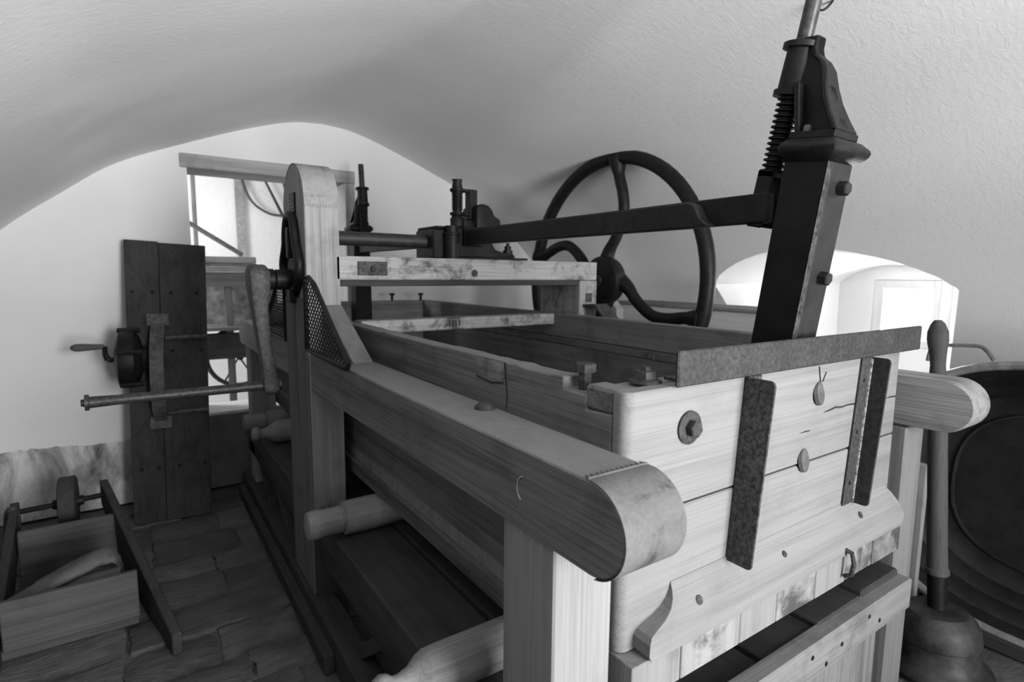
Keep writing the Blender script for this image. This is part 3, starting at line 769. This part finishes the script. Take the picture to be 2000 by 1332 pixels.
# ---- iron posts at both ends with screw jacks
def post(cx, cy, s, rodtop, lean):
    a = Vector((0, -lean * s, 1)).normalized(); v = Vector((0, s, lean)).normalized(); u = Vector((1, 0, 0))
    M_ = Matrix(((u.x, v.x, a.x, cx), (u.y, v.y, a.y, cy), (u.z, v.z, a.z, 1.15), (0, 0, 0, 1)))
    po = MB(M_).box(-.053, .053, -.05, .05, -.55, .425).build('jack_post', iron('post_iron', .003, .008, .5, 0, 18, .2), pbox, .003)
    if s > 0:
        MB(M_).box(-.0535, -.036, -.0525, -.0495, -.2, .42).build('edge_strip', iron('bare_edge', .02, .12, .4, .4, 70), po, .0008)
        MB(M_).box(-.034, .050, -.0520, -.0498, -.2, .42).build('face_plate', iron('face_iron', .012, .022, .45, 0, 22), po, .0008)
    for w in (.155, .355):
        MB(M_).hexbolt((.012, -.052, w), (0, -1, 0), .016, .022).build('bolt', iron('bolt_iron', .008, .02), po)
    # flared cap
    c0 = [(-.053, -.05), (.053, -.05), (.053, .05), (-.053, .05)]
    def ringz(e, w): return [(x + (e if x > 0 else -e), y + (e * .35 if y > 0 else -e), w) for x, y in c0]
    vs = ringz(.002, .405) + ringz(.022, .423) + ringz(.026, .438) + ringz(.006, .456)
    fs = [(3, 2, 1, 0), (12, 13, 14, 15)]
    for k in range(3):
        for i in range(4): fs.append((4 * k + i, 4 * k + (i + 1) % 4, 4 * k + 4 + (i + 1) % 4, 4 * k + 4 + i))
    MB(M_).add(vs, fs).build('cap', IRON, po, .004, True)
    MB(M_).box(-.050, .050, -.052, .052, .456, .472).build('base_plate', IRON, po, .002)
    MB(M_).hexbolt((-.036, .02, .472), (0, 0, 1), .009, .014).build('bolt', STEEL, po)
    # screw axis leans a little more than the post
    l2 = lean + .065; a2 = Vector((0, -l2 * s, 1)).normalized(); v2 = Vector((0, s, l2)).normalized()
    cy2 = cy + .134 * s
    K = Matrix(((1, 0, 0, cx), (0, v2.y, a2.y, cy2), (0, v2.z, a2.z, 1.15), (0, 0, 0, 1)))
    right = [(-.052, .472), (-.034, .500), (-.014, .535), (.000, .570), (.010, .605), (.022, .624), (.040, .638), (.046, .655), (.046, .680)]
    web = right + [(.085, .682), (.085, .590), (.062, .578), (.040, .472)]
    MB(M_).prism(web, 0, -.014, .014).build('bracket', IRON, po, .002)
    vs = []; fs = []
    for i_, (v_, w_) in enumerate(right):
        hw = .046 - .028 * min(1.0, i_ / 5.0)
        vs += [(-hw, v_, w_), (hw, v_, w_), (hw, v_ + .014, w_), (-hw, v_ + .014, w_)]
    nr = len(right); fs = [(0, 1, 2, 3), (4 * nr - 1, 4 * nr - 2, 4 * nr - 3, 4 * nr - 4)]
    for i_ in range(nr - 1):
        for k in range(4): fs.append((4 * i_ + k, 4 * i_ + 4 + k, 4 * i_ + 4 + (k + 1) % 4, 4 * i_ + (k + 1) % 4))
    MB(M_).add(vs, fs).build('bracket_flange', IRON, po, .003, True)
    MB(M_).prism([(.034, .472), (.046, .472), (.070, .580), (.056, .580)], 0, -.042, .042).build('bracket_rib', IRON, po, .002)
    MB(K).lathe((0, 0, .578), (0, 0, 1), [(0, .040), (.013, .040), (.015, .033), (.100, .031), (.102, .042), (.113, .042), (.115, .038)], 20).build('sleeve', IRON, po, 0, True)
    MB(K).cyl((0, 0, .685), (0, 0, rodtop), .0175, 14).build('jack_rod', iron('rod_steel', .025, .07, .35, .3, 40), po, 0, True)
    mb = MB(K).cyl((0, 0, .395), (0, 0, .58), .019, 14)
    k = .405
    while k < .568:
        mb.lathe((0, 0, k), (0, 0, 1), [(0, .019), (.0035, .028), (.0065, .028), (.010, .019)], 16); k += .0125
    mb.build('screw_thread', IRON, po, 0, True)
    MB(K).box(-.028, -.020, -.022, .022, .275, .412).box(.020, .028, -.022, .022, .275, .412).box(-.028, .028, -.022, .022, .392, .412).build('fork', IRON, po, .004)
    return po
post(1.303, .750, 1, .95, .135)
post(1.255, 3.655, -1, .84, .04)
# lever bars from the posts to the gear block
MB().box(1.268, 1.296, .79, 2.24, 1.428, 1.499).build('lever_bar', IRON, pbox, .003)
MB().prism([(.955, 1.448), (.975, 1.484), (1.0, 1.492), (2.23, 1.492), (2.23, 1.424), (.985, 1.424), (.93, 1.428)], 0, 1.232, 1.268).build('bar_stiffener', iron('bar_iron', .008, .02, .5, spec=.25), pbox, .004)
MB().box(1.228, 1.262, 2.38, 3.60, 1.425, 1.497).build('lever_bar', IRON, pbox, .003)

# faint scraps of a pasted label inside the far side
for k in range(6):
    box('label_scrap', 1.7225, 1.7252, 1.448 + k * .024, 1.458 + k * .024, .958 + .003 * (k % 3), .986 - .005 * (k % 2), wood(.13, 2), pbox, 0)
# ================================================================== ROLLERS
def roller(y, z, x0, label, knob, k=1.0):
    o = root('mangle_roller', (1.1, y, z - .06), label, 'roller', 'turned rollers between bed and press box')
    body = [(0, .030), (.006, .046), (.03, .050), (.055, .047), (.075, .046), (.118, .0475), (.121, .043), (.127, .043), (.130, .058), (.16, .060), (1.17, .060), (1.21, .05), (1.25, .047), (1.30, .03)]
    if knob: body = [(0, .018), (.006, .033), (.02, .040), (.035, .037), (.046, .027), (.06, .026), (.085, .034), (.105, .050), (.125, .0585), (.15, .060), (1.20, .060), (1.25, .05), (1.30, .03)]
    MB().lathe((x0, y, z), (1, 0, 0), [(t_, r_ * k) for t_, r_ in body], 28).build('roller_body', wood(.28, 0, .3, .10), o, 0, True)
    return o
roller(1.04, .422, .362, 'pale turned roller with knob end, nearest the front leg', True, .90)
roller(1.905, .430, .440, 'pale turned roller with ringed neck, just in front of the crank post', False)
roller(3.18, .430, .475, 'shadowed roller with ball end, behind the crank post', True)
roller(3.46, .430, .475, 'shadowed roller farthest from the camera, beside the rear leg', False)

# ================================================================== LEANING BOARD AND HAND MILL
lb = root('leaning_board', (.14, 3.6, FZ), 'tall dark board of two planks leaning on the end wall', 'board')
TL, TR, BL, BR = Vector((-.034, 3.86, 1.472)), Vector((.370, 3.86, 1.456)), Vector((-.075, 3.575, FZ)), Vector((.294, 3.52, FZ))
def board_pt(s, t, off=0.0):
    p = BL.lerp(BR, s).lerp(TL.lerp(TR, s), t)
    nrm = (BR - BL).cross(TL - BL).normalized()
    return p + nrm * off
def board_slab(s0, s1, t0, t1, o0, o1, notch=None):
    mb = MB(); c = [(s0, t0), (s1, t0), (s1, t1), (s0, t1)]
    return mb.add([board_pt(s, t, o0) for s, t in c] + [board_pt(s, t, o1) for s, t in c], [(3,2,1,0),(4,5,6,7),(0,1,5,4),(1,2,6,5),(2,3,7,6),(3,0,4,7)])
board_slab(0, .408, .0, 1.0, -.028, 0).build('plank', BLACKW(2), lb, .003)
board_slab(.413, 1.0, .0, .996, -.028, .001).build('plank', BLACKW(2), lb, .003)
def board_stud(s, t, r=.010):
    d = (board_pt(s, t, .1) - board_pt(s, t)).normalized()
    return MB().lathe(board_pt(s, t), d, [(0, r), (.004, r * .9), (.006, r * .5)], 10)
for s, t in ((.08, .813), (.32, .813), (.55, .813), (.88, .813), (.55, .60), (.92, .60), (.12, .186), (.33, .186), (.60, .186), (.93, .186)):
    board_stud(s, t).build('nail', IRON, lb)
mill = root('hand_mill', tuple(board_pt(.4, .55, .02)), 'black iron hand-cranked mill with wooden grip, mounted on dark leaning board', 'mill')
RM = iron('mill_iron', .05, .12, .6, 0, 40)
# bow strap standing off the board
def bp(s, t, o): return board_pt(s, t, o)
bow = []
for k in range(13):
    t = .70 - (.70 - .35) * k / 12
    bow.append((t, .012 + .12 * math.sin(math.pi * k / 12) ** .6))
vs = []
for t, o in bow:
    for s in (.30, .47): vs.append(bp(s, t, o))
for t, o in bow:
    for s in (.30, .47): vs.append(bp(s, t, o - .012))
n = len(bow); fs = []
for i in range(n - 1):
    a = 2 * i; b0 = 2 * n + 2 * i
    fs += [(a, a + 1, a + 3, a + 2), (b0, b0 + 2, b0 + 3, b0 + 1), (a, a + 2, b0 + 2, b0), (a + 1, b0 + 1, b0 + 3, a + 3)]
fs += [(0, 2 * n, 2 * n + 1, 1), (2 * n - 2, 2 * n - 1, 4 * n - 1, 4 * n - 2)]
MB().add(vs, fs).build('bow_strap', RM, mill, 0, True)
for t in (.712, .345):
    q = board_slab(.24, .52, t - .022, t + .022, 0.001, .014).build('strap_foot', RM, mill, .002)
    for s in (.29, .46): board_stud(s, t, .009).build('bolt', IRON, q)
for t in (.645, .375):
    mb = MB().tube([bp(.47, t, .02), bp(.75, t + .003, .022), bp(1.0, t + .004, .02)], .012, 8)
    mb.build('tie_bar', RM, mill, 0, True)
# mill drum facing the wall side
c0 = bp(-.09, .572, .075); c1 = bp(.28, .572, .075); ax = (c0 - c1).normalized()
MB().lathe(c1 + (c0 - c1) * .05, ax, [(0, .06), (.02, .07), (.035, .125), (.055, .155), (.10, .16), (.125, .155), (.14, .11), (.15, .05)], 22).build('mill_drum', IRON, mill, 0, True)
for k in range(5):
    a = R(20 + 72 * k)
    off = Vector((0, -math.cos(a), math.sin(a))) * .158
    MB().cyl(c1 + (c0 - c1) * .22 + off, c1 + (c0 - c1) * .95 + off, .013, 8).build('lug', IRON, mill, 0, True)
MB().cyl(c1, c1 - ax * .06, .024, 14).build('spout', STEEL, mill, 0, True)
e0 = c1 + (c0 - c1).normalized() * .155
pivot = e0 + ax * .03
grip = pivot + Vector((-.01, -.01, .075))
MB().tube([pivot, pivot + Vector((-.01, 0, .03)), grip + Vector((0, 0, -.02)), grip], [.016, .013, .012, .014], 8).cyl(e0 - ax * .02, pivot, .014).build('mill_crank', IRON, mill, 0, True)
MB().lathe(grip, (-1, -.03, .01), [(0, .010), (.012, .014), (.04, .0155), (.10, .021), (.125, .020), (.14, .012), (.145, .003)], 14).build('grip', wood(.10, 0), mill, 0, True)

# ================================================================== WHEELBARROW AND SACK
wb = root('wheelbarrow', (-.25, 2.8, FZ), 'old wooden wheelbarrow with wooden wheel, lying before the end wall', 'wheelbarrow')
BW = lambda ax: wood(.085, ax, .35, .12)
def beam(p, q, h0, h1, th, zt0, zt1, name='side_beam', mat=None):
    p = Vector(p); q = Vector(q); d = (q - p).normalized(); s = Vector((d.y, -d.x, 0)) * th / 2
    N_ = 7; vs = []
    for i in range(N_):
        t = i / (N_ - 1); c = p.lerp(q, t)
        zt = zt0 + (zt1 - zt0) * t; zb = FZ if t < .55 else FZ + (zt1 - h1 - FZ) * (t - .55) / .45; h = zt - zb
        for sg in (1, -1):
            vs.append((c.x + s.x * sg, c.y + s.y * sg, zt)); vs.append((c.x + s.x * sg, c.y + s.y * sg, zt - h))
    fs = [(0, 1, 3, 2), (4 * N_ - 4, 4 * N_ - 2, 4 * N_ - 1, 4 * N_ - 3)]
    for i in range(N_ - 1):
        a = 4 * i; e = a + 4
        fs += [(a, e, e + 1, a + 1), (a + 2, a + 3, e + 3, e + 2), (a, a + 2, e + 2, e), (a + 1, e + 1, e + 3, a + 3)]
    MB().add(vs, fs).build(name, mat or DARK(1), wb, .004)
beam((.056, 2.235), (-.185, 3.40), .085, .12, .034, -.010, .250)
beam((-.47, 2.28), (-.53, 3.42), .085, .10, .034, -.005, .20)
box('front_board', -.455, -.055, 2.478, 2.505, -.035, .150, wood(.09, 0, .3, .1), wb, .004)
box('bed_slat', -.47, -.06, 2.52, 2.60, -.085, -.05, BW(0), wb, .004)
box('bed_slat', -.48, -.08, 2.62, 2.85, -.085, -.06, BW(0), wb, .004)
box('bed_slat', -.49, -.11, 2.87, 3.08, -.085, -.06, BW(0), wb, .004)
MB(Matrix.Translation((-.30, 3.10, .02)) @ Matrix.Rotation(R(-8), 4, 'X')).box(-.185, .185, -.014, .014, -.08, .145).build('head_board', BW(0), wb, .004)
wc = Vector((-.325, 3.36, .175))
wl = MB().lathe(wc + Vector((-.034, 0, 0)), (1, 0, 0), [(0, .118), (.004, .125), (.064, .125), (.068, .118)], 28).build('wheel', DARK(1), wb, 0, True)
MB().lathe(wc + Vector((-.06, 0, 0)), (1, 0, 0), [(0, .022), (.02, .026), (.10, .026), (.12, .022)], 12).build('wheel_hub', IRON, wl, 0, True)
MB().cyl((-.535, 3.37, .165), (-.165, 3.355, .185), .013, 10).build('axle', IRON, wb, 0, True)
MB().tube(spline([(-.52, 3.30, .02), (-.525, 3.33, .12), (-.53, 3.36, .175), (-.545, 3.38, .16), (-.55, 3.36, .06)], 4), .022, 8).build('axle_hook', BW(2), wb, 0, True)
# folded sack
sk = plain('sack_cloth', .115, .95, .15, 40)
def sack():
    mb = MB()
    def fold(pts, rs, flat):
        P_ = spline([Vector(p) for p in pts], 4); n = len(P_); out = []
        for i in range(n):
            t = i / (n - 1) * (len(rs) - 1); k = min(int(t), len(rs) - 2)
            out.append((rs[k] + (rs[k + 1] - rs[k]) * (t - k)) * (1 + .05 * math.sin(i * 2.1)))
        N_ = 12; vs = []; fs = []
        for i, p in enumerate(P_):
            for k in range(N_):
                a = 2 * math.pi * k / N_
                vs.append((p.x + .004 * math.sin(5 * a + i), p.y + out[i] * 1.9 * math.cos(a), p.z + out[i] * flat * math.sin(a) * (1 + .12 * math.cos(3 * a + i * .7))))
        for i in range(n - 1):
            for k in range(N_): fs.append((i * N_ + k, i * N_ + (k + 1) % N_, (i + 1) * N_ + (k + 1) % N_, (i + 1) * N_ + k))
        fs.append(tuple(range(N_))[::-1]); fs.append(tuple(range((n - 1) * N_, n * N_)))
        mb.add(vs, fs)
    fold([(-.47, 2.60, .065), (-.36, 2.62, .105), (-.25, 2.64, .145), (-.165, 2.66, .165), (-.125, 2.66, .145), (-.105, 2.66, .09)], [.030, .036, .036, .034, .028, .016], .75)
    fold([(-.47, 2.565, .03), (-.34, 2.575, .075), (-.22, 2.58, .105), (-.11, 2.60, .105)], [.026, .032, .034, .024], .85)
    fold([(-.46, 2.70, .0), (-.34, 2.72, .03), (-.20, 2.72, .04), (-.12, 2.70, .03)], [.04, .05, .05, .03], .9)
    o = mb.build('sack', sk, None, 0, True)
    return tag(o, 'folded grey cloth sack lying inside the wheelbarrow', 'sack')
sack()
random.seed(11)

# ================================================================== RIGHT SIDE: TUB, DOLLY, PLANK, CHEST
ZINC = iron('old_zinc', .010, .022, .55, .2, 14)
ZINCR = iron('zinc_rim', .20, .32, .5, .3, 20)
tub = root('wash_tub', (2.85, .42, FZ), 'large oval zinc wash tub stood on edge against the right wall', 'tub')
def oval(a, b, n=48, e=2.6):
    out = []
    for k in range(n):
        t = 2 * math.pi * k / n; c, s = math.cos(t), math.sin(t)
        out.append((a * math.copysign(abs(c) ** (2 / e), c), b * math.copysign(abs(s) ** (2 / e), s)))
    return out
TM = Matrix.Translation((2.70, .50, .470)) @ Matrix.Rotation(R(8), 4, 'Y')      # local: x depth, y width, z length
rings = [(0, .56, .50), (.03, .545, .485), (.06, .535, .475), (.07, .545, .485), (.08, .530, .47), (.16, .50, .44), (.17, .51, .45), (.18, .495, .435), (.25, .465, .405), (.262, .475, .415), (.274, .455, .395), (.285, .435, .375), (.290, .40, .34)]
vs = []; fs = []; n = 48
for d, a, b_ in rings:
    vs += [(d, y, z) for y, z in oval(a, b_)]
L = len(rings)
for d, a, b_ in reversed(rings):
    vs += [(d + .012, y, z) for y, z in oval(a + .012, b_ + .012)]
for i in range(2 * L - 1):
    if i == L - 1: continue
    for k in range(n): fs.append((i * n + k, i * n + (k + 1) % n, (i + 1) * n + (k + 1) % n, (i + 1) * n + k))
fs.append(tuple(range((L - 1) * n, L * n))); fs.append(tuple(range(L * n, (L + 1) * n))[::-1])
MB(TM).add(vs, fs).build('tub_shell', ZINC, tub, 0, True)
MB(TM).tube([(0.0, y, z) for y, z in oval(.572, .512, 64)], .017, 8, True).build('tub_rim', ZINCR, tub, 0, True, 'pale rolled rim')
MB(TM).tube([(.286, y, z) for y, z in oval(.385, .325, 40)], .008, 6, True).build('bottom_bead', iron('zinc_bead', .02, .04, .5, .2, 14), tub, 0, True)
MB(TM).tube(spline([(.01, .455, .485), (.0, .445, .535), (-.005, .42, .552), (-.005, .30, .565), (-.005, .265, .555), (.005, .235, .515)], 4), .0075, 8).build('tub_handle', iron('handle_wire', .10, .2), tub, 0, True)
st = root('tub_stand', (2.80, .45, FZ), 'low dark wooden foot stand underneath the zinc tub', 'stand')
MB().prism([(.22, FZ), (.72, FZ), (.78, FZ + .05), (.16, FZ + .05)], 0, 2.60, 2.64).build('foot_rail', BLACKW(1), st, .003)
box('foot_block', 2.64, 2.82, .30, .34, FZ, FZ + .045, BLACKW(0), st, .003)
box('foot_block', 2.64, 2.82, .60, .64, FZ, FZ + .045, BLACKW(0), st, .003)
dolly = root('washing_dolly', (2.27, .66, FZ), 'washing dolly with turned wooden handle and dark bell foot, before the tub', 'dolly')
DB = Vector((2.27, .66, FZ)); DT = Vector((2.28, .765, 1.155)); dd = (DT - DB).normalized(); LL = (DT - DB).length
MB().lathe(DB, dd, [(.36, .030), (.365, .036), (.38, .036), (.385, .031), (.45, .030), (LL - .33, .0285), (LL - .20, .026), (LL - .155, .022), (LL - .12, .024), (LL - .07, .0315), (LL - .04, .030), (LL - .012, .020), (LL, .010)], 18).build('handle', wood(.075, 2, .25, .1), dolly, 0, True)
MB().lathe(DB, dd, [(.24, .029), (.36, .030)], 14).build('socket', IRON, dolly, 0, True)
MB().lathe(DB, dd, [(0, .13), (.01, .137), (.02, .126), (.03, .152), (.036, .160), (.046, .156), (.064, .137), (.088, .125), (.135, .122), (.14, .127), (.185, .124), (.212, .113), (.236, .090), (.243, .03)], 32).build('bell', iron('bell_tin', .022, .06, .5, .2, 16), dolly, 0, True)
pk = box('plank_offcut', 2.42, 2.45, .80, .875, FZ, .60, wood(.30, 2), None, .003)
tag(pk, 'short pale plank standing upright between tub and mangle leg', 'plank')
ch = root('wooden_chest', (2.72, 2.3, FZ), 'long pale board chest by the right wall, behind the flywheel', 'chest')
box('front_panel', 2.60, 2.625, 1.50, 2.68, .70, 1.112, wood(.55, 1, .2, .08), ch, .003)
box('lid', 2.585, 2.93, 1.49, 2.69, 1.112, 1.128, wood(.20, 1), ch, .003)
box('side_panel', 2.625, 2.90, 2.655, 2.68, .70, 1.112, wood(.25, 2), ch, .003)
box('side_panel', 2.625, 2.90, 1.50, 1.525, .70, 1.112, wood(.25, 2), ch, .003)
for y in (1.50, 2.62):
    for x in (2.60, 2.84): box('leg', x, x + .06, y, y + .06, FZ, .70, wood(.25, 2), ch, .003)
gp = MB().prism([(2.43, FZ), (2.54, FZ), (2.54, 1.095), (2.485, 1.14), (2.43, 1.095)], 0, 2.40, 2.46).build('gabled_post', wood(.42, 2, .2, .08), None, .003)
tag(gp, 'pale post with a pointed top, seen under the flywheel hub', 'post')
sk2 = MB().lathe((2.56, 1.20, FZ), Vector((2.50, 1.315, 1.115)) - Vector((2.56, 1.20, FZ)), [(0, .014), (1.16, .014), (1.165, .019), (1.185, .020), (1.195, .016), (1.205, .010), (1.21, .004)], 12).build('broom_stick', wood(.24, 2), None, 0, True)
tag(sk2, 'thin capped stick leaning behind the press box, before the window niche', 'stick')

nl = MB().tube(spline([(1.775, .93, 2.125), (1.762, .94, 2.100), (1.752, .952, 2.088), (1.742, .962, 2.090)], 3), .0035, 8).lathe((1.743, .961, 2.090), (-.7, .7, .15), [(0, .008), (.003, .008), (.005, .004)], 10).build('bent_nail', IRON, None, 0, True)
tag(nl, 'small bent nail sticking out of the vault beside the tall jack rod', 'nail')
# ================================================================== ROOM BEHIND THE OPENING
wk = root('timber_stand', (.7, 5.0, FZ), 'dark timber stand stacked with boards, beyond the wall opening', 'stand')
TB = lambda ax: wood(.15, ax, .3, .1)
box('top_beam', .30, 1.0, 4.95, 5.07, 1.175, 1.290, TB(0), wk, .004)
box('stacked_board', .30, .86, 4.93, 5.10, 1.292, 1.335, wood(.26, 0), wk, .004)
box('stacked_board', .30, .835, 4.94, 5.09, 1.337, 1.360, wood(.20, 0), wk, .004)
box('stacked_board', .28, .832, 4.93, 5.12, 1.362, 1.412, wood(.28, 0), wk, .004)
box('lower_beam', .30, 1.0, 4.95, 5.05, .60, .80, BLACKW(0), wk, .004)
box('shelf', .30, 1.0, 4.9, 5.2, .83, .86, TB(0), wk, .004)
box('wall_shade_panel', .47, .99, 5.21, 5.23, .84, 1.17, plain('blotchy_shade_grey', .22, .9, .6, 14.0), wk, .003)  # added panel, its grey paints the shade low on the rear wall
for x in (.32, .60, .94): box('post', x, x + .05, 4.97, 5.03, FZ, 1.175, TB(2), wk, .003)
cr = root('spoked_wheel', (.70, 4.80, .10), 'thin spoked iron wheel under the timber stand, beyond the opening', 'wheel')
mb = MB().tube([(.70 + .24 * math.cos(t * math.pi / 18), 5.14, .585 + .24 * math.sin(t * math.pi / 18)) for t in range(36)], .018, 8, True)
mb.build('rim', RUSTD, cr, 0, True)
for k in range(6):
    a = math.pi * k / 3
    MB().cyl((.70, 5.14, .585), (.70 + .235 * math.cos(a), 5.14, .585 + .235 * math.sin(a)), .007, 6).build('spoke', RUSTD, cr, 0, True)
MB().cyl((.70, 5.051, .585), (.70, 5.18, .585), .022, 10).build('hub', RUSTD, cr, 0, True)
vp = box('standing_pole', .424, .458, 5.24, 5.27, FZ, 2.3, wood(.22, 2), None, .004)
tag(vp, 'square upright pole at the left side of the opening', 'pole')
db = MB().cyl((.345, 5.0, 1.685), (.745, 5.0, 1.428), .018, 8).build('leaning_rod', iron('rod_grey', .10, .2, .7), None, 0, True)
tag(db, 'grey rod slanting down onto the stacked boards beyond the opening', 'rod')
def saw_blade():
    pts = [(.905, 1.30), (.90, 2.32)]
    teeth = []
    z = 2.32
    while z > 1.32:
        teeth += [(.972, z), (.990, z - .018)]; z -= .036
    mb = MB().prism(pts + teeth + [(.965, 1.30)], 1, 6.355, 6.359)
    return mb
s1 = root('pit_saw', (.94, 6.36, 1.3), 'long toothed saw blade hanging on the bright wall beyond the opening', 'saw')
saw_blade().build('blade', iron('saw_grey', .28, .4, .5, .3), s1)
MB().cyl((.935, 6.36, 2.31), (.935, 6.36, 2.42), .014, 8).build('saw_handle', wood(.2, 2), s1, 0, True)
def bow_saw(x, z, w, h, label):
    o = root('bow_saw', (x, 6.33, z), label, 'saw')
    MB().tube(spline([(x + w * .02, 6.34, z + h), (x, 6.34, z + h * .65), (x + w * .22, 6.34, z + h * .25), (x + w * .62, 6.34, z + .02), (x + w, 6.34, z)], 5), .012, 8).build('bow', wood(.10, 2), o, 0, True)
    MB().prism([(x + w * .35, z + h), (x + w * .40, z + h), (x + w + .01, z + .01), (x + w - .02, z)], 1, 6.335, 6.339).build('blade', iron('bow_blade', .03, .06), o)
bow_saw(.975, 1.88, .38, .50, 'bow saw with curved frame hanging left of the round-topped post')
bow_saw(1.37, 1.92, .30, .45, 'smaller bow saw half hidden by the round-topped post')
